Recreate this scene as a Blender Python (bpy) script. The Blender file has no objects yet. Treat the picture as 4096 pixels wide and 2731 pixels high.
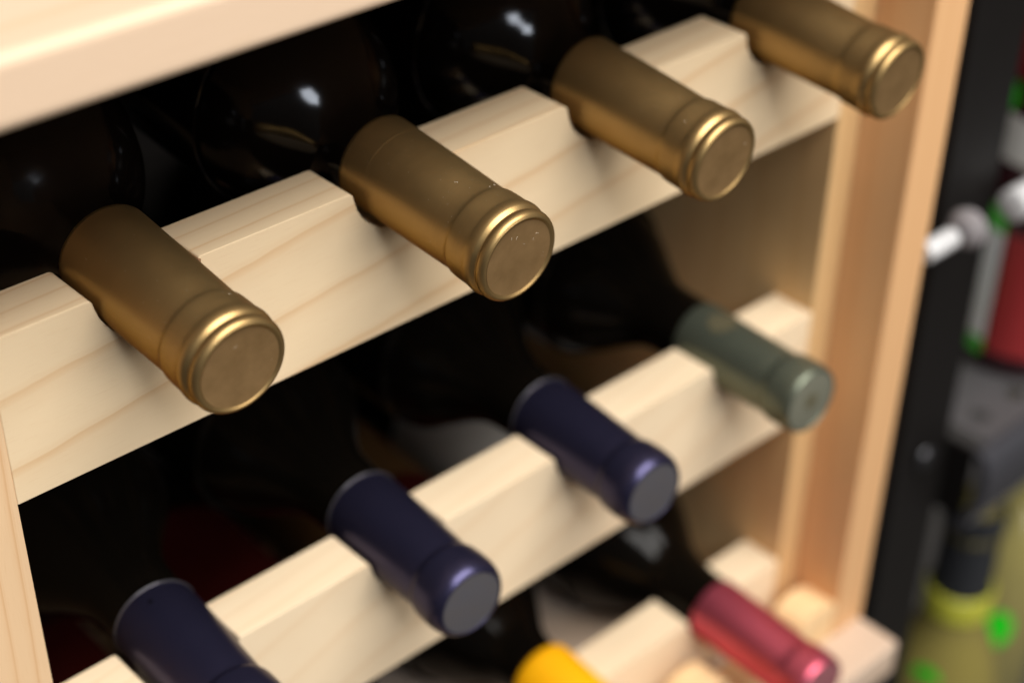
import bpy, bmesh, math, random
from mathutils import Vector, Matrix, Euler
random.seed(11)
MM = 0.001
scene = bpy.context.scene
col = scene.collection

# ------------------------------------------------------------------ camera
cam_d = bpy.data.cameras.new("camera")
cam = bpy.data.objects.new("camera", cam_d); col.objects.link(cam)
cam.location = (-0.1964143, -0.3583192, 0.2479933)
cam.rotation_euler = Euler((0.96200, -0.0099, -0.7379), 'XYZ')
cam_d.sensor_width = 36.0
cam_d.lens = 6755.9 / 4096 * 36
cam_d.shift_x = 42.88 / 4096
cam_d.shift_y = 100.54 / 4096
cam_d.clip_start = 0.01
cam_d.clip_end = 50
cam_d.dof.use_dof = True
cam_d.dof.focus_distance = 0.478
cam_d.dof.aperture_fstop = 5.2
cam_d.dof.aperture_blades = 0
scene.camera = cam

# ------------------------------------------------------------------ world, lamps, exposure
world = bpy.data.worlds.new("World"); scene.world = world
world.use_nodes = True
wt = world.node_tree                      # an even dim room: pale ceiling above, dark floor below
bg = wt.nodes['Background']
_c = wt.nodes.new('ShaderNodeTexCoord'); _s = wt.nodes.new('ShaderNodeSeparateXYZ'); _r = wt.nodes.new('ShaderNodeValToRGB')
wt.links.new(_c.outputs['Generated'], _s.inputs[0]); 
_m = wt.nodes.new('ShaderNodeMapRange'); _m.inputs[1].default_value = -1; _m.inputs[2].default_value = 1
wt.links.new(_s.outputs[2], _m.inputs[0]); wt.links.new(_m.outputs[0], _r.inputs[0])
_r.color_ramp.elements[0].position = 0.35; _r.color_ramp.elements[0].color = (0.05, 0.045, 0.04, 1)
_r.color_ramp.elements[1].position = 0.75; _r.color_ramp.elements[1].color = (1.0, 0.93, 0.86, 1)
wt.links.new(_r.outputs[0], bg.inputs['Color'])
bg.inputs['Strength'].default_value = 0.12

def area_lamp(name, loc, target, sx, sy, watts, color):
    l = bpy.data.lights.new(name, 'AREA'); l.shape = 'RECTANGLE'
    l.size = sx; l.size_y = sy; l.energy = watts; l.color = color
    o = bpy.data.objects.new(name, l); col.objects.link(o)
    o.location = loc
    o.rotation_euler = (Vector(target) - Vector(loc)).to_track_quat('-Z', 'Y').to_euler()
    return o
area_lamp('ceiling_lamp', (0.22, -0.82, 1.52), (0.14, 0, -0.1), 1.7, 0.85, 60, (1.0, 0.96, 0.915))
area_lamp('fill_lamp', (0.8, -2.4, 0.35), (0.1, 0, -0.15), 1.4, 0.9, 18, (1.0, 0.95, 0.90))  # added fill from the front right, brightens cap ends and rail faces
area_lamp('window_lamp', (-0.48, -1.80, 1.26), (0.1, 0, 0.0), 0.42, 0.42, 12, (0.84, 0.90, 1.0))

scene.view_settings.view_transform = 'Standard'
scene.view_settings.look = 'None'
scene.view_settings.exposure = 0
scene.view_settings.gamma = 1
scene.cycles.use_denoising = True
scene.cycles.max_bounces = 8
scene.cycles.diffuse_bounces = 5
scene.cycles.glossy_bounces = 5

# ------------------------------------------------------------------ node helpers
class NT:
    def __init__(s, name):
        s.m = bpy.data.materials.new(name); s.m.use_nodes = True
        s.t = s.m.node_tree; s.b = s.t.nodes['Principled BSDF']
    def n(s, kind, **kw):
        nd = s.t.nodes.new(kind)
        for k, v in kw.items(): setattr(nd, k, v)
        return nd
    def put(s, sock, v):
        if isinstance(v, bpy.types.NodeSocket): s.t.links.new(v, sock)
        else: sock.default_value = v
    def math(s, op, a, b=0.0, c=0.0):
        nd = s.n('ShaderNodeMath', operation=op)
        s.put(nd.inputs[0], a); s.put(nd.inputs[1], b)
        if len(nd.inputs) > 2: s.put(nd.inputs[2], c)
        return nd.outputs[0]
    def xyz(s, v):
        nd = s.n('ShaderNodeSeparateXYZ'); s.put(nd.inputs[0], v); return nd.outputs
    def comb(s, x, y, z):
        nd = s.n('ShaderNodeCombineXYZ')
        for i, q in enumerate((x, y, z)): s.put(nd.inputs[i], q)
        return nd.outputs[0]
    def noise(s, vec, scale, detail=3.0, rough=0.5):
        nd = s.n('ShaderNodeTexNoise'); s.put(nd.inputs['Vector'], vec)
        nd.inputs['Scale'].default_value = scale
        nd.inputs['Detail'].default_value = detail
        nd.inputs['Roughness'].default_value = rough
        return nd.outputs['Fac']
    def ramp(s, fac, stops, interp='LINEAR'):
        nd = s.n('ShaderNodeValToRGB'); s.put(nd.inputs[0], fac)
        cr = nd.color_ramp; cr.interpolation = interp
        while len(cr.elements) < len(stops): cr.elements.new(0.5)
        for e, (p, c) in zip(cr.elements, stops):
            e.position = p; e.color = (c[0], c[1], c[2], 1)
        return nd.outputs[0]
    def mix(s, fac, a, b, blend='MIX'):
        nd = s.n('ShaderNodeMix', data_type='RGBA', blend_type=blend)
        s.put(nd.inputs[0], fac)
        for sock, v in ((nd.inputs[6], a), (nd.inputs[7], b)):
            s.put(sock, v if isinstance(v, bpy.types.NodeSocket) else (v[0], v[1], v[2], 1))
        return nd.outputs[2]
    def bump(s, h, strength, dist):
        nd = s.n('ShaderNodeBump'); s.put(nd.inputs['Height'], h)
        nd.inputs['Strength'].default_value = strength
        nd.inputs['Distance'].default_value = dist
        s.t.links.new(nd.outputs[0], s.b.inputs['Normal'])
    def obj(s):
        return s.n('ShaderNodeTexCoord').outputs['Object']

def wood(name, light, ring, dark, axis='x', period=(0.0082, 0.0235), slope=0.11, phase=0.49, wave=0.35, rough=0.48, curve=0.0, contrast=1.0, line=0.94):
    """Softwood: growth rings as tilted sheets running along the board, fine fibres, pores."""
    N = NT(name)
    o = N.xyz(N.obj())
    if axis == 'x': L, A, B = o[0], o[1], o[2]
    elif axis == 'y': L, A, B = o[1], o[0], o[2]
    else: L, A, B = o[2], o[1], o[0]
    low = N.noise(N.comb(N.math('MULTIPLY', L, 7.0), N.math('MULTIPLY', A, 16.0), N.math('MULTIPLY', B, 16.0)), 1.0, 1.5)
    low2 = N.noise(N.comb(N.math('MULTIPLY', L, 45.0), N.math('MULTIPLY', A, 40.0), N.math('MULTIPLY', B, 60.0)), 1.0, 2.0)
    g = N.math('ADD', N.math('DIVIDE', A, period[0]), N.math('DIVIDE', B, period[1]))
    g = N.math('SUBTRACT', g, N.math('MULTIPLY', L, slope / period[1]))
    if curve:
        g = N.math('SUBTRACT', g, N.math('MULTIPLY', N.math('MULTIPLY', L, L), curve))
    g = N.math('ADD', g, N.math('MULTIPLY', N.math('SUBTRACT', low, 0.5), wave))
    g = N.math('ADD', g, N.math('MULTIPLY', N.math('SUBTRACT', low2, 0.5), 0.10))
    g = N.math('ADD', g, phase)
    f = N.math('FRACT', g)
    mid = tuple(light[i] * (1 - .22 * contrast) + ring[i] * .22 * contrast for i in range(3))
    rr = tuple(light[i] * (1 - contrast) + ring[i] * contrast for i in range(3))
    c = N.ramp(f, [(0.0, mid), (0.05, light), (0.55, light), (line - .12, mid), (line, rr), (line + .025, mid), (1.0, mid)])
    fib = N.noise(N.comb(N.math('MULTIPLY', L, 90.0), N.math('MULTIPLY', A, 2400.0), N.math('MULTIPLY', B, 2400.0)), 1.0, 3.0, 0.6)
    tone = N.noise(N.comb(N.math('MULTIPLY', L, 18.0), N.math('MULTIPLY', A, 90.0), N.math('MULTIPLY', B, 90.0)), 1.0, 3.0, 0.55)
    c = N.mix(N.math('MULTIPLY', N.math('GREATER_THAN', fib, 0.62), 0.14), c, ring)
    c = N.mix(N.math('MULTIPLY', fib, 0.16), c, dark)
    tn = N.ramp(tone, [(0.3, (0, 0, 0)), (0.7, (1, 1, 1))])
    c = N.mix(N.math('MULTIPLY', tn, 0.22), c, mid)
    N.put(N.b.inputs['Base Color'], c)
    N.b.inputs['Roughness'].default_value = rough
    N.b.inputs['Specular IOR Level'].default_value = 0.22
    pore = N.noise(N.obj(), 5200.0, 2.0, 0.5)
    N.bump(N.math('ADD', N.math('MULTIPLY', fib, 0.7), N.math('MULTIPLY', pore, 0.3)), 0.35, 0.00025)
    return N.m

LW, RW, DW = (0.80, 0.625, 0.40), (0.62, 0.36, 0.16), (0.62, 0.43, 0.24)
M_rail = [wood('pine_top_rail', LW, RW, DW, phase=0.49, wave=0.30, curve=4.0, contrast=0.62, rough=0.7),
          wood('pine_middle_rail', (0.82, 0.66, 0.45), RW, DW, phase=0.15, slope=0.32, wave=0.8, contrast=0.28),
          wood('pine_lower_rail', (0.82, 0.66, 0.45), RW, DW, phase=0.75, slope=0.2, wave=0.8, contrast=0.28)]
M_top = wood('pine_top_board', (0.66, 0.49, 0.345), (0.60, 0.39, 0.22), (0.5, 0.36, 0.22), phase=0.2, wave=1.6, period=(0.03, 0.05), contrast=0.5, rough=0.38)
M_post = wood('spruce_upright', (0.71, 0.42, 0.205), (0.54, 0.23, 0.085), (0.5, 0.27, 0.11), axis='z', period=(0.016, 0.009), slope=0.01, wave=0.8, contrast=0.4)
M_side = wood('spruce_side_panel', (0.70, 0.45, 0.21), (0.54, 0.27, 0.09), (0.5, 0.3, 0.14), axis='z', period=(0.02, 0.010), slope=0.01, wave=0.7, contrast=0.35)
M_divider = wood('pine_divider', (0.78, 0.54, 0.32), (0.62, 0.33, 0.14), (0.6, 0.4, 0.2), axis='z', period=(0.02, 0.0066), slope=0.03, phase=0.3, wave=0.6, contrast=0.7, line=0.9)
M_base = wood('pine_base_board', (0.56, 0.43, 0.33), (0.5, 0.34, 0.22), DW, phase=0.3, wave=0.8, contrast=0.5)
M_dowel = wood('orange_pine', (0.80, 0.56, 0.30), (0.66, 0.36, 0.13), DW, phase=0.3, wave=0.8, contrast=0.5)

def foil(name, base, rough, metallic=1.0, streak=1.0, tint2=None, speck=0.0, coat=0.0, edge=(0.7, 0.66, 0.6), spec=0.5):
    """Capsule foil: turned streaks round the neck, smudges and a little dust."""
    N = NT(name)
    rnd = N.n('ShaderNodeObjectInfo').outputs['Random']
    o = N.xyz(N.obj())
    o = (N.math('ADD', o[0], rnd), N.math('ADD', o[1], rnd), N.math('SUBTRACT', o[2], rnd))
    pos = N.comb(o[0], o[1], o[2])
    ring = N.noise(N.comb(N.math('MULTIPLY', o[0], 25.0), N.math('MULTIPLY', o[1], 1500.0), N.math('MULTIPLY', o[2], 25.0)), 1.0, 3.0, 0.6)
    smud = N.noise(pos, 120.0, 4.0, 0.6)
    dent = N.noise(pos, 70.0, 2.0, 0.5)
    grit = N.noise(pos, 4200.0, 2.0, 0.5)
    c = N.mix(N.math('MULTIPLY', ring, 0.22 * streak), base, tuple(x * 0.55 for x in base))
    if tint2: c = N.mix(N.ramp(smud, [(0.35, (0, 0, 0)), (0.75, (1, 1, 1))]), c, tint2)
    if speck:
        vo = N.n('ShaderNodeTexVoronoi'); vo.inputs['Scale'].default_value = 900.0
        N.put(vo.inputs['Vector'], N.obj())
        rnd = N.xyz(vo.outputs['Color'])[0]
        sp = N.math('MULTIPLY', N.math('LESS_THAN', vo.outputs['Distance'], 0.11), N.math('GREATER_THAN', rnd, 0.965))
        c = N.mix(N.math('MULTIPLY', sp, speck), c, (0.8, 0.72, 0.55))
    N.put(N.b.inputs['Base Color'], c)
    N.b.inputs['Metallic'].default_value = metallic
    N.put(N.b.inputs['Roughness'], N.math('ADD', rough - 0.06, N.math('MULTIPLY', smud, 0.12)))
    N.b.inputs['Coat Weight'].default_value = coat
    N.b.inputs['Specular Tint'].default_value = tuple(edge) + (1,)
    N.b.inputs['Specular IOR Level'].default_value = spec
    N.b.inputs['Coat Roughness'].default_value = 0.2
    h = N.math('ADD', N.math('MULTIPLY', ring, 0.6 * streak), N.math('MULTIPLY', grit, 0.4))
    N.bump(N.math('ADD', h, N.math('MULTIPLY', dent, 5.0)), 0.18, 0.00018)
    return N.m
M_gold = foil('gold_foil', (0.41, 0.270, 0.112), 0.40, metallic=0.90, spec=0.25, edge=(0.18, 0.11, 0.04), speck=0.8)
M_gold_disc = foil('gold_foil_end', (0.48, 0.295, 0.130), 0.40, metallic=0.75, spec=0.3, streak=0.15, tint2=(0.34, 0.205, 0.085), speck=0.7)
M_navy = foil('navy_foil', (0.046, 0.043, 0.090), 0.31, metallic=0.8, streak=0.3)
M_navy_disc = foil('grey_foil_end', (0.105, 0.102, 0.115), 0.45, metallic=0.4, streak=0.1, tint2=(0.11, 0.10, 0.10))
M_green = foil('dark_green_foil', (0.150, 0.168, 0.125), 0.36, metallic=0.72, streak=0.4)
M_green_disc = foil('grey_green_foil_end', (0.20, 0.20, 0.15), 0.5, metallic=0.4, streak=0.1)
M_emblem = foil('faded_gold_print', (0.19, 0.17, 0.10), 0.45, metallic=0.6, streak=0.1)
M_red = foil('magenta_foil', (0.60, 0.12, 0.175), 0.38, metallic=0.85, edge=(0.35, 0.05, 0.06), streak=0.4)
M_red_disc = foil('magenta_foil_end', (0.42, 0.16, 0.18), 0.45, metallic=0.5, streak=0.1)
M_yellow = foil('yellow_capsule', (0.92, 0.43, 0.002), 0.5, metallic=0.0, streak=0.1)

def plain(name, c, rough=0.5, metallic=0.0, noise_amt=0.15, nscale=60.0, spec=0.5, trans=0.0, ior=1.5, stretch=None):
    N = NT(name)
    v = N.obj()
    if stretch:
        o = N.xyz(v); v = N.comb(*[N.math('MULTIPLY', o[i], stretch[i]) for i in range(3)])
    nz = N.noise(v, nscale, 4.0, 0.6)
    N.put(N.b.inputs['Base Color'], N.mix(N.math('MULTIPLY', nz, noise_amt * 2), c, tuple(x * 0.6 for x in c)))
    N.put(N.b.inputs['Roughness'], N.math('ADD', rough - 0.04, N.math('MULTIPLY', nz, 0.08)))
    N.b.inputs['Metallic'].default_value = metallic
    N.b.inputs['Specular IOR Level'].default_value = spec
    N.b.inputs['Transmission Weight'].default_value = trans
    N.b.inputs['IOR'].default_value = ior
    return N.m
M_glass = plain('dark_bottle_glass', (0.004, 0.003, 0.002), 0.13, spec=0.13)
M_glass_gold = plain('brown_bottle_glass', (0.003, 0.002, 0.0015), 0.12, spec=0.27)
M_rimfoil = foil('rim_highlight_foil', (0.22, 0.21, 0.24), 0.35, metallic=0.7)
M_pin = plain('pinhole_black', (0.002, 0.002, 0.003), 0.6, spec=0.1)
M_glass_green = plain('green_bottle_glass', (0.008, 0.016, 0.007), 0.05)
M_paper = plain('cream_paper_label', (0.60, 0.58, 0.54), 0.7)
M_redpaper = plain('dark_red_paper_label', (0.045, 0.003, 0.002), 0.7, spec=0.1)
M_orangepaper = plain('brown_paper_label', (0.12, 0.06, 0.02), 0.7, spec=0.1)
M_blackmetal = plain('black_powder_coat', (0.007, 0.006, 0.0055), 0.45, spec=0.25)
M_greymetal = plain('grey_painted_steel', (0.075, 0.072, 0.074), 0.45, spec=0.3)
M_rimmetal = plain('dark_grey_plastic', (0.045, 0.045, 0.052), 0.35)
M_chrome = plain('chrome', (0.8, 0.8, 0.82), 0.16, metallic=1.0)
M_white = plain('white_enamel', (0.62, 0.62, 0.62), 0.3)
M_clear = plain('clear_plastic', (0.92, 0.92, 0.94), 0.08, trans=0.85, ior=1.45)
M_knob = plain('smoky_grey_plastic', (0.30, 0.28, 0.285), 0.18)
M_bolt = plain('dull_bolt_steel', (0.07, 0.07, 0.075), 0.3, metallic=0.8)
M_olive = plain('olive_wine_glass', (0.24, 0.20, 0.055), 0.10)
M_olive2 = plain('pale_olive_wine_glass', (0.30, 0.26, 0.09), 0.12)
M_collar = plain('yellow_green_band', (0.50, 0.50, 0.05), 0.35)
M_blackcap = plain('black_capsule', (0.020, 0.022, 0.026), 0.35)
M_darkgold = plain('dull_gold_band', (0.10, 0.085, 0.03), 0.4, metallic=0.4)
M_greendot = plain('bright_green_sticker', (0.01, 0.72, 0.01), 0.5, noise_amt=0.03)
M_greenink = plain('green_print', (0.09, 0.50, 0.06), 0.5)
M_whitepaper = plain('white_paper_label', (0.78, 0.78, 0.78), 0.5)
M_rose = plain('red_wine_glass', (0.20, 0.008, 0.012), 0.1)
M_redlabel = plain('faded_red_label', (0.30, 0.022, 0.024), 0.5)
M_darkbase = plain('dark_red_base_glass', (0.03, 0.005, 0.008), 0.1)
M_orange = plain('orange_print', (0.62, 0.20, 0.02), 0.5)
M_wall = plain('dark_grey_wall', (0.035, 0.033, 0.033), 0.7)
M_floor = plain('grey_floor', (0.10, 0.095, 0.09), 0.5)
M_backing = plain('shade_dark_backing', (0.008, 0.005, 0.003), 0.7, nscale=20)
M_lint = plain('dust_lint', (0.75, 0.68, 0.55), 0.8)
M_splinter_shade = plain('splinter_and_shade_brown', (0.30, 0.16, 0.08), 0.8)

# ------------------------------------------------------------------ object helpers (all vertices in mm)
def tag(o, label=None, cat=None, group=None, kind=None):
    if label: o['label'] = label
    if cat: o['category'] = cat
    if group: o['group'] = group
    if kind: o['kind'] = kind
    return o
def empty(name, loc=(0, 0, 0), rot=None):
    o = bpy.data.objects.new(name, None); col.objects.link(o)
    o.location = Vector(loc) * MM
    if rot is not None: o.rotation_euler = rot
    o.empty_display_size = 0.02
    return o
def link(name, bm, mat, parent=None, smooth=False, angle=None):
    me = bpy.data.meshes.new(name)
    bmesh.ops.recalc_face_normals(bm, faces=bm.faces[:])
    bm.to_mesh(me); bm.free()
    me.materials.append(mat)
    for p in me.polygons: p.use_smooth = smooth
    if angle is not None:
        me.set_sharp_from_angle(angle=math.radians(angle))
    o = bpy.data.objects.new(name, me); col.objects.link(o)
    if parent: o.parent = parent
    return o
def keep_world(o, root):
    o.matrix_parent_inverse = Matrix.Translation(-root.location)
    return o
def bevel(o, w, seg=3, ang=35):
    m = o.modifiers.new('bevel', 'BEVEL'); m.width = w * MM; m.segments = seg
    m.limit_method = 'ANGLE'; m.angle_limit = math.radians(ang)
    m.harden_normals = False
    return o
def prism(poly, y0, y1, plane='xz'):
    """closed polygon in a plane, extruded; mm"""
    bm = bmesh.new()
    def P(a, b, t):
        v = {'xz': (a, t, b), 'xy': (a, b, t), 'yz': (t, a, b)}[plane]
        return [q * MM for q in v]
    f = [bm.verts.new(P(a, b, y0)) for a, b in poly]
    g = [bm.verts.new(P(a, b, y1)) for a, b in poly]
    n = len(poly)
    bm.faces.new(f); bm.faces.new(g[::-1])
    for i in range(n):
        bm.faces.new((f[i], g[i], g[(i + 1) % n], f[(i + 1) % n]))
    return bm
def box(x0, x1, y0, y1, z0, z1):
    return prism([(x0, z0), (x1, z0), (x1, z1), (x0, z1)], y0, y1)
def lathe(prof, seg=72, axis='y', a0=0.0, a1=360.0, close=True, center=(0, 0, 0)):
    """profile of (t, r): t along local +y (or z)"""
    bm = bmesh.new(); rings = []
    full = abs(a1 - a0) >= 359.9
    ns = seg if full else seg + 1
    for t, r in prof:
        if r < 1e-6:
            p = (0, t, 0) if axis == 'y' else (0, 0, t)
            rings.append([bm.verts.new([(p[i] + center[i]) * MM for i in range(3)])]); continue
        R = []
        for k in range(ns):
            a = math.radians(a0 + (a1 - a0) * k / seg)
            p = (r * math.cos(a), t, r * math.sin(a)) if axis == 'y' else (r * math.cos(a), r * math.sin(a), t)
            R.append(bm.verts.new([(p[i] + center[i]) * MM for i in range(3)]))
        rings.append(R)
    for A, B in zip(rings, rings[1:]):
        if len(A) == 1 and len(B) == 1: continue
        m = ns if full else ns - 1
        for k in range(m):
            k2 = (k + 1) % ns
            if len(A) == 1: bm.faces.new((A[0], B[k], B[k2]))
            elif len(B) == 1: bm.faces.new((A[k], B[0], A[k2]))
            else: bm.faces.new((A[k], B[k], B[k2], A[k2]))
    return bm
def tube(pts, r, seg=6):
    bm = bmesh.new(); prev = None
    for i, p in enumerate(pts):
        p = Vector(p); q = Vector(pts[min(i + 1, len(pts) - 1)]) - Vector(pts[max(i - 1, 0)])
        q.normalize(); u = q.orthogonal().normalized(); v = q.cross(u)
        R = [bm.verts.new((p + r * (math.cos(2 * math.pi * k / seg) * u + math.sin(2 * math.pi * k / seg) * v)) * MM) for k in range(seg)]
        if prev:
            for k in range(seg): bm.faces.new((prev[k], R[k], R[(k + 1) % seg], prev[(k + 1) % seg]))
        else: bm.faces.new(R[::-1])
        prev = R
    bm.faces.new(prev)
    return bm
def smooth_profile(pts, step=1.2):
    """Catmull-Rom through (t, r)"""
    out = []
    for i in range(len(pts) - 1):
        p0 = pts[max(i - 1, 0)]; p1 = pts[i]; p2 = pts[i + 1]; p3 = pts[min(i + 2, len(pts) - 1)]
        n = max(2, int(math.hypot(p2[0] - p1[0], p2[1] - p1[1]) / step))
        for k in range(n):
            u = k / n
            out.append(tuple(0.5 * (2 * p1[j] + (p2[j] - p0[j]) * u + (2 * p0[j] - 5 * p1[j] + 4 * p2[j] - p3[j]) * u * u + (3 * p1[j] - p0[j] - 3 * p2[j] + p3[j]) * u ** 3) for j in (0, 1)))
    out.append(pts[-1]); return out

# ------------------------------------------------------------------ the wine rack
S = 89.79            # spacing of the notches
NR = 17.1            # notch radius
XL, XR = -48.75, 315.5
rack = empty('wine_rack', (130, 100, -352))
tag(rack, 'pale pine wine rack holding rows of bottles in its notched rails', 'wine rack')
def part(name, bm, mat, bev=0.8, seg=3, parent=None, smooth=False):
    o = link(name, bm, mat, parent or rack, smooth=False)
    if parent is None: keep_world(o, rack)
    if bev: bevel(o, bev, seg)
    return o
def notch_poly(x0, x1, ztop, zbot, centres, r, rc=2.0, n=16, rd=0.7):
    """outline of a rail with rounded-over U notches in its top edge"""
    pts = [(x1, zbot), (x0, zbot), (x0, ztop)]
    pts = [(x0, zbot), (x0, ztop)]
    for c in centres:
        if c - r - rc > x0:
            for k in range(5):
                a = math.radians(90 - 90 * k / 4)
                pts.append((c - r - rc + rc * math.cos(a), ztop - rc + rc * math.sin(a)))
        for k in range(n + 1):
            a = math.pi + math.pi * k / n
            zz = ztop + r * math.sin(a)
            if zz > ztop - (rc if k < n / 2 else rd): continue
            pts.append((c + r * math.cos(a), zz))
        if c + r + rd < x1:
            for k in range(5):
                a = math.radians(180 - 90 * k / 4)
                pts.append((c + r + rd + rd * math.cos(a), ztop - rd + rd * math.sin(a)))
    pts += [(x1, ztop), (x1, zbot)]
    return pts
T = 20.7
rows = [(0.0, -54.5), (-147.3, -203.5), (-288.5, -326.0)]
for i, (zt, zb) in enumerate(rows):
    part('front_rail', prism(notch_poly(XL, XR, zt, zb, [k * S for k in range(4)], NR), 0, T), M_rail[i], 0.3, 2)
# rear rails cradle the bottle bodies
for i, (zc, _) in enumerate([(15.0, 0), (-151.5, 0), (-291, 0)]):
    part('rear_rail', prism(notch_poly(XL, XR, zc - 22, zc - 60, [k * S + 10 for k in range(4)], 32, 1.0), 195, 212), M_rail[1], 0.5, 2)
part('side_panel', box(XR, 330.9, 0, 262, -329.5, 80.6), M_side, 0.9)
part('side_panel', box(-79, XL, 0, 262, -329.5, 80.6), M_divider, 0.4)
part('post', box(331.1, 353.5, -26.5, 20, -329.5, 80.6), M_post, 0.9)
part('post', box(331.1, 353.5, 215, 262, -329.5, 80.6), M_post, 0.9)
part('side_slat', box(331.3, 343, 20.3, 214.7, -329.5, 40), M_post, 0.9)
part('top_board', box(-140, 356, -48, 264, 80.8, 98.5), M_top, 3.0, 5)
part('base_board', box(-140, 353.6, -50, 264, -350, -329.7), M_base, 2.2, 4)
part('added_back_panel', box(-79, 330.9, 262.5, 268, -329.5, 80.6), M_backing, 0)  # added to shut out light from behind; interior shade put into dark colour
# scalloped foot rail in front of the lowest row
def scallop_poly():
    pts = [(XL, -329.6), (XL, -322)]
    x = 10.0
    for k in range(5):
        c = 12.4 + 76.4 * k                     # tooth centres
        w = 13.5; zt = -303.5
        pts += [(c - w - 5, -322), (c - w - 1.5, -319), (c - w, -312)]
        for j in range(7):
            a = math.radians(180 - 180 * j / 6)
            pts.append((c + (w - 0.0) * math.cos(a), zt - 8 + 8 * math.sin(a)))
        pts += [(c + w, -312), (c + w + 1.5, -319), (c + w + 5, -322)]
    pts = [p for p in pts if p[0] < 330.5]
    last = pts[-1][1]
    pts += [(330.9, last), (330.9, -329.6)]
    return pts
part('foot_rail', prism(scallop_poly(), -26, -8), M_dowel, 1.8, 3)
# splinters, and a wedge with the notch wall's shade put into its brown colour
def notch_splinters():
    bm = bmesh.new(); random.seed(4)
    for k in range(14):
        x = 16.5 + random.uniform(-.2, .5); y = random.uniform(-.1, 9.0) ; z = -1.2 - random.uniform(0, 2.0)
        l = random.uniform(.6, 1.8)
        q = tube([(x, y, z), (x - random.uniform(0, .5), y + l * .6, z + random.uniform(-.1, .8)), (x + .1, y + l, z + random.uniform(-.3, .4))], random.uniform(.05, .12), 4)
        me = bpy.data.meshes.new('t'); q.to_mesh(me); q.free(); bm.from_mesh(me); bpy.data.meshes.remove(me)
    for k in range(16):
        a = math.radians(random.uniform(212, 262)); x = 17 * math.cos(a); z = 17 * math.sin(a)
        l = random.uniform(.4, 1.5)
        q = tube([(x, .2, z), (x + random.uniform(-.3, .4), -.15, z - random.uniform(-.3, .4)), (x + random.uniform(-.8, .9) * l, -.3, z + random.uniform(-.5, .6) * l)], random.uniform(.035, .08), 4)
        me = bpy.data.meshes.new('t'); q.to_mesh(me); q.free(); bm.from_mesh(me); bpy.data.meshes.remove(me)
    return bm
part('shaded_wall_wedge', prism([(16.3, -1.9), (17.6, -2.6), (17.9, -0.9), (17.0, -0.55)], -0.25, 8.5), M_splinter_shade, 0.15, 1)
sp = part('splinters', notch_splinters(), M_splinter_shade, 0); sp['kind'] = 'stuff'

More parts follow.
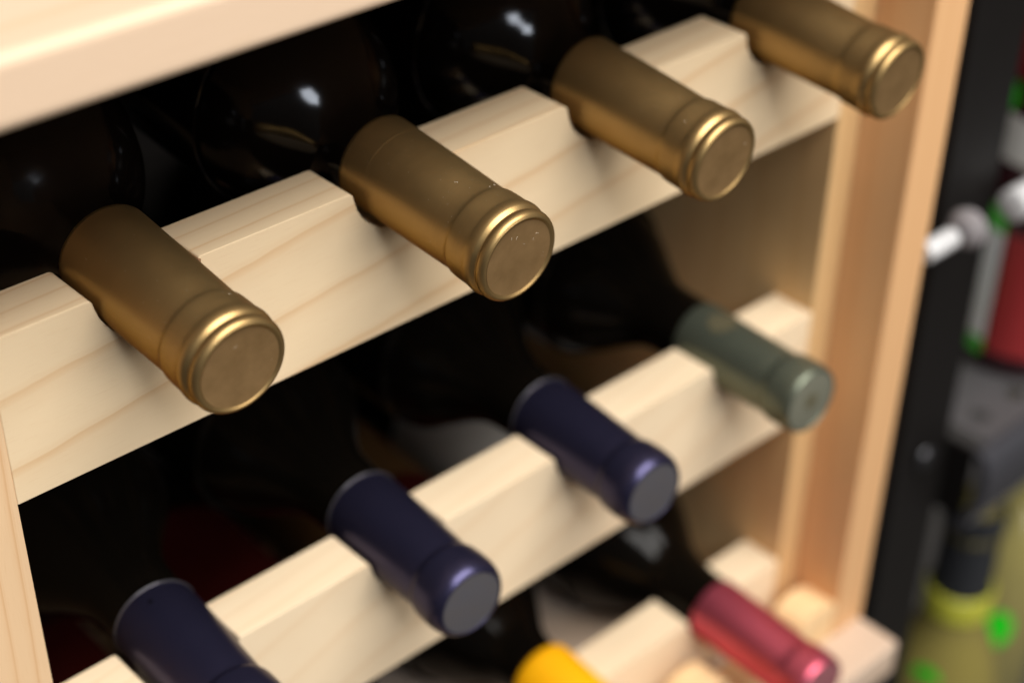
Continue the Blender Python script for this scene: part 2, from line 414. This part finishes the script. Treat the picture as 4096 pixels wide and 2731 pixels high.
# ------------------------------------------------------------------ bottles
def bottle_root(row, k, tipy, dx, dz, tilt, yaw):
    """Empty at the tip of the cap; local +y runs back down the bottle"""
    zrow = rows[row][0]
    x = k * S + dx
    # axis through (x, 0, zrow+dz); tilt < 0 puts the tip low
    q = Euler((-tilt, 0, math.radians(yaw)), 'XYZ')
    ax = q.to_matrix() @ Vector((0, -1, 0))
    p = Vector((x, 0, zrow + dz)) + ax * (-tipy)
    return p, q
G_NECK = [(16.4, 14.75), (17.4, 14.42), (20, 14.35), (30, 14.6), (45, 14.9), (66, 15.1)]
def make_bottle(kind, p, q, cap_end=None, pin=False, seam=False):
    root = empty('wine_bottle', (0, 0, 0)); root.location = p * MM; root.rotation_euler = q
    if kind == 'gold':
        end = cap_end or 65.8
        cp = [(0.55, 12.4), (0.2, 12.9), (0.0, 13.3), (0.2, 13.9), (0.9, 14.5), (1.9, 14.8), (2.8, 14.7), (3.4, 14.35), (3.8, 14.3), (4.3, 14.6), (5.2, 15.15), (6.5, 15.4), (7.8, 15.3), (8.8, 15.1), (10, 15.05), (14.2, 15.0), (15.8, 14.9)]
        nk = smooth_profile([n for n in G_NECK if n[0] < end] + [(end, 15.15)], 2.0)
        prof = smooth_profile(cp, 0.25) + nk
        prof += [(end + .1, 15.0), (end + .2, 14.6)]
        glass = [(end - 3, 14.5), (71, 14.8), (76, 16.0), (81, 19.7), (86, 24.9), (92, 29.8), (100, 34.0), (111, 36.8), (126, 38.0), (280, 38.0), (290, 36.5), (295, 32), (293, 20), (285, 0)]
        cap = link('capsule', lathe(prof, 96), M_gold, root, True)
        link('capsule_end', lathe([(0.56, 12.45), (0.62, 12.1), (0.55, 8), (0.5, 0)], 64), M_gold_disc, cap, True)
        gl = link('glass', lathe(smooth_profile(glass[:-4], 2) + glass[-4:], 96), M_glass_gold, root, True)
        if seam: link('crease', lathe([(54.6, 14.9), (54.9, 15.16), (55.2, 14.95)], 64, a0=70, a1=175), M_gold, cap, True)
    elif kind == 'navy':
        end = 66.0
        cp = [(0.7, 12.0), (0.4, 12.4), (0.8, 13.1), (2.1, 14.05), (4.2, 14.85), (7.0, 15.25), (10, 15.3), (13.0, 15.2), (15.0, 15.0), (16.4, 14.3), (17.4, 13.9)]
        nk = smooth_profile([(18, 13.9), (22, 14.15), (40, 14.9), (55, 15.3), (end, 15.45)], 2.0)
        cap = link('capsule', lathe(smooth_profile(cp, 0.3) + nk + [(end + .1, 15.0)], 96), M_navy, root, True)
        link('capsule_rim', lathe([(end - .5, 15.5), (end - .2, 15.75), (end + .2, 15.6), (end + .3, 14.8)], 72), M_rimfoil, cap, True)  # raised rim, its edge highlight put into a lighter foil colour
        if pin: link('pinhole', emblem_wrap(end - 6.5, 15.35, 0.9, 104), M_pin, cap, True)
        link('capsule_end', lathe([(0.7, 12.05), (0.68, 11.8), (0.6, 0)], 64), M_navy_disc, cap, True)
        glass = [(end - 3, 14.5), (82, 15.2), (92, 17.6), (102, 22.5), (113, 29.5), (125, 35.0), (137, 37.0), (276, 37.2), (286, 35.5), (290, 31), (288, 18), (278, 0)]
        gl = link('glass', lathe(smooth_profile(glass[:-4], 3) + glass[-4:], 72), M_glass, root, True)
    elif kind == 'green':
        end = 64.0
        cp = [(0.6, 12.9), (0.2, 13.2), (0.4, 13.8), (1.6, 14.4), (3.6, 14.8), (8, 15.0), (12.5, 14.95), (14.2, 14.6), (15.6, 13.8)]
        nk = smooth_profile([(16.4, 13.6), (22, 13.9), (45, 14.5), (end, 15.0)], 2.0)
        cap = link('capsule', lathe(smooth_profile(cp, 0.3) + nk + [(end + .3, 14.6)], 96), M_green, root, True)
        ce = link('capsule_end', lathe([(0.6, 12.95), (0.55, 12.7), (0.5, 0)], 64), M_green_disc, cap, True)
        link('end_emblem', emblem_star(0.42, 4.6), M_emblem, cap, False)
        link('side_emblem', emblem_wrap(49, 14.75, 7.0, 97), M_emblem, cap, True)
        glass = [(end - 3, 14.5), (82, 15.0), (90, 17.0), (101, 23), (113, 30.5), (126, 35.8), (138, 37.4), (276, 37.4), (286, 35.5), (290, 31), (288, 18), (278, 0)]
        gl = link('glass', lathe(smooth_profile(glass[:-4], 3) + glass[-4:], 72), M_glass, root, True)
    elif kind == 'red':
        end = 66.0
        cp = [(0.6, 12.9), (0.2, 13.2), (0.4, 13.8), (1.8, 14.5), (4.0, 14.9), (8, 15.0), (12.5, 14.9), (14.5, 14.4), (16.2, 14.0)]
        nk = smooth_profile([(17, 13.9), (22, 14.0), (45, 14.5), (end, 14.9)], 2.0)
        cap = link('capsule', lathe(smooth_profile(cp, 0.3) + nk + [(end + .2, 14.4)], 96), M_red, root, True)
        link('capsule_end', lathe([(0.6, 12.95), (0.55, 12.7), (0.5, 0)], 64), M_red_disc, cap, True)
        glass = [(end - 3, 13.8), (74, 14.2), (84, 15.0), (95, 18.3), (106, 25.5), (117, 32.5), (128, 36.8), (141, 38.0), (276, 37.8), (286, 35.5), (290, 31), (288, 18), (278, 0)]
        gl = link('glass', lathe(smooth_profile(glass[:-4], 3) + glass[-4:], 72), M_glass, root, True)
    else:
        end = 78.0
        cp = [(0.6, 12.9), (0.2, 13.2), (0.4, 13.8), (1.8, 14.5), (4.0, 14.9), (8, 15.0), (12.5, 14.9), (14.5, 14.5), (16.2, 14.2)]
        nk = smooth_profile([(17, 14.4), (22, 14.6), (45, 15.6), (end - 5, 16.4), (end - 1.5, 15.9), (end, 14.6)], 1.0)
        cap = link('capsule', lathe(smooth_profile(cp, 0.3) + nk, 96), M_yellow, root, True)
        link('capsule_end', lathe([(0.6, 12.95), (0.5, 0)], 64), M_yellow, cap, True)
        glass = [(end - 3, 13.8), (86, 14.5), (94, 17.0), (105, 24), (117, 31.5), (128, 35.8), (140, 37.4), (276, 37.4), (286, 35.5), (290, 31), (288, 18), (278, 0)]
        gl = link('glass', lathe(smooth_profile(glass[:-4], 3) + glass[-4:], 72), M_glass, root, True)
    return root, cap, gl
def emblem_star(t, R, n=8):
    """small flower-like crest printed on the flat end"""
    poly = []
    for k in range(n * 2):
        r = R if k % 2 == 0 else R * 0.55
        a = math.pi * k / n
        poly.append((r * math.cos(a), r * math.sin(a)))
    bm = prism(poly, t - 0.06, t)
    return bm
def emblem_wrap(tc, r, R, ang):
    """crest wrapped round the side of the capsule"""
    bm = bmesh.new(); n = 20
    def P(u, v):
        a = math.radians(ang) + u / r
        return [(r + .12) * math.cos(a) * MM, (tc + v) * MM, (r + .12) * math.sin(a) * MM]
    rings = []
    for j in range(1, 5):
        R_ = []
        for k in range(n):
            a = 2 * math.pi * k / n; rr = R * j / 4 * (1 if k % 2 == 0 or j < 4 else .78)
            R_.append(bm.verts.new(P(rr * math.cos(a), rr * math.sin(a))))
        rings.append(R_)
    c = bm.verts.new(P(0, 0))
    for k in range(n): bm.faces.new((c, rings[0][k], rings[0][(k + 1) % n]))
    for A, B in zip(rings, rings[1:]):
        for k in range(n): bm.faces.new((A[k], B[k], B[(k + 1) % n], A[(k + 1) % n]))
    return bm
def body_label(gl, t0, t1, a0, a1, mat, r=38.2):
    return link('label', lathe([(t0, r), (t1, r)], 40, a0=a0, a1=a1), mat, gl, True)

def lint(cap, seed, n_spk, n_hair):
    random.seed(seed); bm = bmesh.new()
    prof = [(0.3, 14.0)] + G_NECK
    def rad(t):
        if t < 15.5: return 15.05
        for (a, ra), (b, rb) in zip(G_NECK, G_NECK[1:]):
            if t <= b: return ra + (rb - ra) * (t - a) / (b - a)
        return 15.3
    def add(q):
        me = bpy.data.meshes.new('t'); q.to_mesh(me); q.free(); bm.from_mesh(me); bpy.data.meshes.remove(me)
    for k in range(n_spk):
        t = random.uniform(8, 50) if random.random() < .75 else None
        s = random.uniform(.018, .05)
        if t is None:
            a = random.uniform(0, 6.28); rr = 12 * math.sqrt(random.random()); c = Vector((rr * math.cos(a), .62, rr * math.sin(a)))
        else:
            a = math.radians(random.uniform(20, 200)); r = rad(t) + .02; c = Vector((r * math.cos(a), t, r * math.sin(a)))
        d = Vector((random.uniform(-1, 1), random.uniform(-1, 1), random.uniform(-1, 1))).normalized() * s * 1.3
        add(tube([c - d, c + d], s * .7, 4))
    for k in range(n_hair):
        if k % 2:
            a = random.uniform(0, 6.28); rr = 11 * math.sqrt(random.random()); c = Vector((rr * math.cos(a), .55, rr * math.sin(a)))
            u = Vector((random.uniform(-1, 1), 0, random.uniform(-1, 1))).normalized(); w = Vector((0, -1, 0)).cross(u)
            L = random.uniform(.35, .9)
            add(tube([c - u * L, c + w * L * .25, c + u * L], .035, 4))
        else:
            t = random.uniform(10, 45); a = random.uniform(.5, 2.9); pts = []
            for j in range(5):
                aa = a + j * random.uniform(.005, .018); tt = t + j * random.uniform(-.2, .25); r = rad(tt) + .06
                pts.append((r * math.cos(aa), tt, r * math.sin(aa)))
            add(tube(pts, .035, 4))
    o = link('lint', bm, M_lint, cap); o['kind'] = 'stuff'

TILT1 = -0.0918
gold = [  # k, tipy, dx, dz
    (0, -45.6 - .0, -0.5, -2.4, 'gold foil capped bottle at the lower left, nearest to the camera'),
    (1, -54.1, 1.4, -0.9, 'gold foil capped bottle in sharp focus, second from the left in the top row'),
    (2, -53.4, 1.95, -1.5, 'gold foil capped bottle third from the left in the top row'),
    (3, -54.3, 1.95, -1.3, 'gold foil capped bottle in the upper right corner, beside the wooden post')]
for k, ty, dx, dz, lab in gold:
    p, q = bottle_root(0, k, ty, dx, dz, TILT1, 0.0)
    root, cap, gl = make_bottle('gold', p, q, seam=(k == 1))
    tag(root, lab, 'wine bottle', 'bottles lying in the rack')
    if k in (0, 1, 2): lint(cap, 5 + k, [20, 70, 10][k], [2, 10, 2][k])
navy = [(0, -38.5, 0.3, 'navy foil capped bottle at the bottom left, its end cut off'),
        (1, -39.0, -1.0, 'navy foil capped bottle showing its whole grey end, second in the middle row'),
        (2, -39.6, -1.0, 'navy foil capped bottle just left of the dark green one')]
for k, ty, dx, lab in navy:
    p, q = bottle_root(1, k, ty, dx, -1.5, 0.02, -3.8)
    root, cap, gl = make_bottle('navy', p, q, pin=(k == 0))
    tag(root, lab, 'wine bottle', 'bottles lying in the rack')
    body_label(gl, 172, 240, 200, 330, M_paper)
p, q = bottle_root(1, 3, -41, -2.6, -1.5, 0.02, -2.2)
root, cap, gl = make_bottle('green', p, q)
tag(root, 'dark green foil capped bottle in front of the right side panel', 'wine bottle', 'bottles lying in the rack')
p, q = bottle_root(2, 3, -66, -0.6, -1.5, 0.0, -2.5)
root, cap, gl = make_bottle('red', p, q)
tag(root, 'shiny magenta capped bottle in the lowest row by the post', 'wine bottle', 'bottles lying in the rack')
body_label(gl, 170, 262, 60, 220, M_paper)
p, q = bottle_root(2, 2, -55, -0.6, -1.5, 0.0, -2.5)
root, cap, gl = make_bottle('yellow', p, q)
tag(root, 'yellow capped bottle at the bottom edge, left of the magenta one', 'wine bottle', 'bottles lying in the rack')
body_label(gl, 150, 192, 20, 220, M_redpaper); body_label(gl, 192.5, 255, 20, 220, M_orangepaper)
for k in (0, 1):
    p, q = bottle_root(2, k, -50, -0.6, -1.5, 0.0, -1.5)
    root, cap, gl = make_bottle('navy', p, q)
    tag(root, ['dark bottle, lowest row, glimpsed only behind the leftmost navy cap',
               'dark bottle, lowest row, its dark red label glimpsed between two navy caps'][k], 'wine bottle', 'bottles lying in the rack')
    body_label(gl, 128, 235, 20, 200, M_redpaper if k == 0 else M_redpaper)

# ------------------------------------------------------------------ black shelving post and price rod
up = empty('shelf_upright', (455, 15, -900), Euler((0, 0, 0)))
tag(up, 'black metal shelf upright to the right of the wooden rack', 'shelf post')
up.rotation_euler = Euler((0, math.radians(-0.8), 0))
def local(root_, name, bm, mat, bev=0.0, smooth=False, angle=None):
    o = link(name, bm, mat, root_, smooth, angle)
    if bev: bevel(o, bev, 3)
    return o
local(up, 'column', box(-23, 23, -5, 6, 0, 1500), M_blackmetal, 1.5)
bolt = local(up, 'bolt', lathe([(-9.5, 0), (-9.3, 4.5), (-8.2, 6.4), (-6.9, 6.9)], 24, center=(0, 0, 601)), M_bolt, 0, True)
rod = empty('price_rod', (408, -6, -143))
tag(rod, 'short white rod with a clear round end knob clipped across the black post', 'rod')
def xlathe(prof, cx, mat, name, parent, seg=40):
    bm = lathe(prof, seg); 
    bmesh.ops.rotate(bm, verts=bm.verts[:], cent=(0, 0, 0), matrix=Matrix.Rotation(math.radians(-90), 3, 'Z'))
    bmesh.ops.translate(bm, verts=bm.verts[:], vec=(cx * MM, 0, 0))
    return link(name, bm, mat, parent, True, 40)
xlathe([(0, 0), (0, 4.4), (1, 5.0), (21, 5.0), (22, 4.4), (22, 0)], -22, M_white, 'shaft', rod)
xlathe([(0, 0), (0, 6.5), (1.5, 8.2), (3, 7.2), (5, 9.8), (8, 9.2), (10, 6.5), (10.3, 4), (8, 0)], 6, M_knob, 'end_knob', rod)
xlathe([(0, 0), (0, 4.0), (8, 3.6), (8, 0)], 0.5, M_chrome, 'ferrule', rod)
rail = empty('white_tube', (501, -4, -147))
tag(rail, 'thick white tube running off the right edge behind the black post', 'tube')
xlathe([(0, 0), (0, 6.0), (1, 8.0), (160, 8.2), (160, 0)], -42, M_white, 'tube_wall', rail)

# ------------------------------------------------------------------ perforated steel shelf with bottles
SZ = -306.0
shelf = empty('steel_shelf', (640, 60, SZ - 50))
tag(shelf, 'grey perforated steel shelf with a dark rounded front edge', 'shelf')
def perforated():
    """deck plate with real holes: square cells with an octagonal opening"""
    bm = bmesh.new(); c = 34.0; x0 = 456.0; y0 = -2.0
    for i in range(14):
        for j in range(5):
            if i == 0 and j == 0: continue        # cut out round the upright
            cx = x0 + c * (i + .5); cy = y0 + c * (j + .5)
            out = []; inn = []
            for k in range(8):
                a = math.radians(22.5 + 45 * k)
                r = c / 2 / max(abs(math.cos(a)), abs(math.sin(a)))
                out.append(bm.verts.new(((cx + r * math.cos(a)) * MM, (cy + r * math.sin(a)) * MM, SZ * MM)))
                inn.append(bm.verts.new(((cx + 6.2 * math.cos(a)) * MM, (cy + 6.2 * math.sin(a)) * MM, SZ * MM)))
            cor = {}
            for k in range(8):
                bm.faces.new((out[k], out[(k + 1) % 8], inn[(k + 1) % 8], inn[k]))
            for sx_, sy_, a_, b_ in ((1, 1, 0, 1), (-1, 1, 2, 3), (-1, -1, 4, 5), (1, -1, 6, 7)):
                v = bm.verts.new(((cx + sx_ * c / 2) * MM, (cy + sy_ * c / 2) * MM, SZ * MM))
                bm.faces.new((out[a_], v, out[b_]))
    bmesh.ops.remove_doubles(bm, verts=bm.verts[:], dist=1e-6)
    return bm
d = part('deck', perforated(), M_greymetal, 0, parent=None)
d.parent = shelf; keep_world(d, shelf)
sol = d.modifiers.new('thick', 'SOLIDIFY'); sol.thickness = 1.2 * MM; sol.offset = -1
rimp = [(a + 8, b - 12) for a, b in [(-9, -297), (-9.5, -294.5), (-13, -294), (-17, -297), (-19.5, -304), (-20, -315), (-18, -330), (-14, -342), (-8, -347), (-6, -346), (-6, -343), (-10, -338), (-13, -328), (-14, -312), (-12, -301), (-9.2, -298.5)]]
r_ = link('front_edge', prism(rimp, 480, 940, 'yz'), M_rimmetal, shelf, True, 40); keep_world(r_, shelf)
r_ = link('lip', prism([(a + 8, b - 12) for a, b in [(-15, -343), (-9, -350), (-4, -351), (-4, -348.5), (-8, -347.5), (-13.6, -342.4)]], 480.5, 940, 'yz'), M_greymetal, shelf, True, 40); keep_world(r_, shelf)
r_ = link('bracket', box(480.5, 483.5, 0, 150, -355, -307.5), M_blackmetal, shelf); keep_world(r_, shelf)

def standing(name, loc, prof, mat, label, cat='wine bottle', group='bottles standing on the metal shelving'):
    root = empty(name, loc); tag(root, label, cat, group)
    g = link('glass', lathe(prof, 56, axis='z'), mat, root, True, 50)
    return root, g
def zring(name, z0, z1, r, mat, parent, a0=0, a1=360, b=0.0):
    prof = [(z0, r - .4), (z0, r), (z1, r), (z1, r - .4)] if not b else [(z0, r - .4), (z0, r), (z0 + b, r + b), (z1 - b, r + b), (z1, r), (z1, r - .4)]
    return link(name, lathe(prof, 48, axis='z', a0=a0, a1=a1), mat, parent, True, 40)
def sticker(parent, ang, z, w, h, r, mat=None):
    """round sticker bent to the glass"""
    bm = bmesh.new(); n = 24
    def P(u, v, e=0): 
        a = math.radians(ang) + u / r
        return ((r + e) * math.cos(a) * MM, (r + e) * math.sin(a) * MM, (z + v) * MM)
    c = bm.verts.new(P(0, 0, .3)); rings = []
    for j in (1, 2, 3):
        rings.append([bm.verts.new(P(w / 2 * j / 3 * math.cos(2 * math.pi * k / n), h / 2 * j / 3 * math.sin(2 * math.pi * k / n), .3)) for k in range(n)])
    for k in range(n): bm.faces.new((c, rings[0][k], rings[0][(k + 1) % n]))
    for A, B in zip(rings, rings[1:]):
        for k in range(n): bm.faces.new((A[k], B[k], B[(k + 1) % n], A[(k + 1) % n]))
    return link('sticker', bm, mat or M_greendot, parent, True)

# olive bottle under the shelf, dark capsule and yellow band
b1, g1 = standing('wine_bottle', (549, 26, -700), [(0, 0), (0, 34), (3, 37.5), (140, 38.5), (165, 37), (185, 31), (200, 25), (212, 21), (222, 19.6), (300, 14.5), (306, 14.0), (306, 0)], M_olive,
    'olive green bottle with black capsule, yellow band and green dots under the shelf')
zring('neck_band', 222, 241, 20.2, M_collar, b1, b=1.0)
c1 = link('capsule', lathe([(241, 18.0), (241, 18.6), (282, 18.0), (288, 17.6), (289, 19.2), (300, 19.2), (302, 18.2), (303, 0)], 48, axis='z'), M_blackcap, b1, True, 35)
zring('capsule_ring', 283, 287, 18.3, M_darkgold, c1, b=.5)
sticker(g1, 192, 183, 19, 19, 32.0)
# second bottle at the right edge under the shelf
b2, g2 = standing('wine_bottle', (660, 60, -690), [(0, 0), (0, 36), (3, 39), (150, 40), (180, 40), (200, 36), (218, 26), (230, 18), (245, 15.5), (300, 14.5), (300, 0)], M_olive2,
    'pale olive bottle cut off by the right edge under the shelf')
sticker(g2, -139, 133, 20, 32, 40)
# bottle standing on the shelf: red label, white side strip with green ends, red cap
b3, g3 = standing('wine_bottle', (582, 41, SZ), [(0, 0), (0, 34), (3, 37), (14, 37.5), (205, 37.5), (221, 33), (233, 22), (243, 16), (280, 14), (280, 0)], M_darkbase,
    'red labelled bottle with a white strip standing on the shelf at the right edge')
zring('label', 16, 92, 37.8, M_redlabel, g3, -179, 60)
zring('side_strip', 22, 90, 37.9, M_whitepaper, g3, -212, -182)
zring('strip_print', 12, 22, 37.9, M_greenink, g3, -212, -182)
zring('strip_print', 90, 104, 37.9, M_greenink, g3, -212, -182)
zring('upper_label', 132, 158, 38.0, M_paper, g3, -240, 40)
sticker(g3, -205, 168, 13, 19, 37.8)
zring('top_label', 180, 214, 37.9, M_rose, g3, -240, 40)
link('capsule', lathe([(243, 16.8), (245, 17.4), (276, 16.6), (281, 15.8), (282, 0)], 40, axis='z'), M_rose, b3, True, 35)
b5, g5 = standing('wine_bottle', (672, 60, SZ), [(0, 0), (0, 34), (3, 37), (14, 37.5), (160, 37.5), (176, 33), (188, 22), (198, 16), (240, 14), (240, 0)], M_rose,
    'red bottle half out of the picture at the right edge, above the shelf')
# bottle mostly hidden behind the black post
b4, g4 = standing('wine_bottle', (472, 72, SZ), [(0, 0), (0, 34), (3, 37), (160, 37.5), (176, 33), (188, 22), (198, 16), (240, 14), (240, 0)], M_glass_green,
    'dark bottle hidden behind the black post with only slivers of orange and green label showing')
zring('label', 18, 34, 37.9, M_orange, g4); zring('label_band', 38, 52, 38.0, M_greenink, g4)
zring('back_label', 62, 115, 37.9, M_paper, g4)

# ------------------------------------------------------------------ room surfaces far behind
w_ = link('wall', box(-1500, 2600, 700, 760, -1100, 1300), M_wall); tag(w_, kind='structure')
f_ = link('floor', box(-2500, 3000, -3000, 700, -1120, -1100), M_floor); tag(f_, kind='structure')
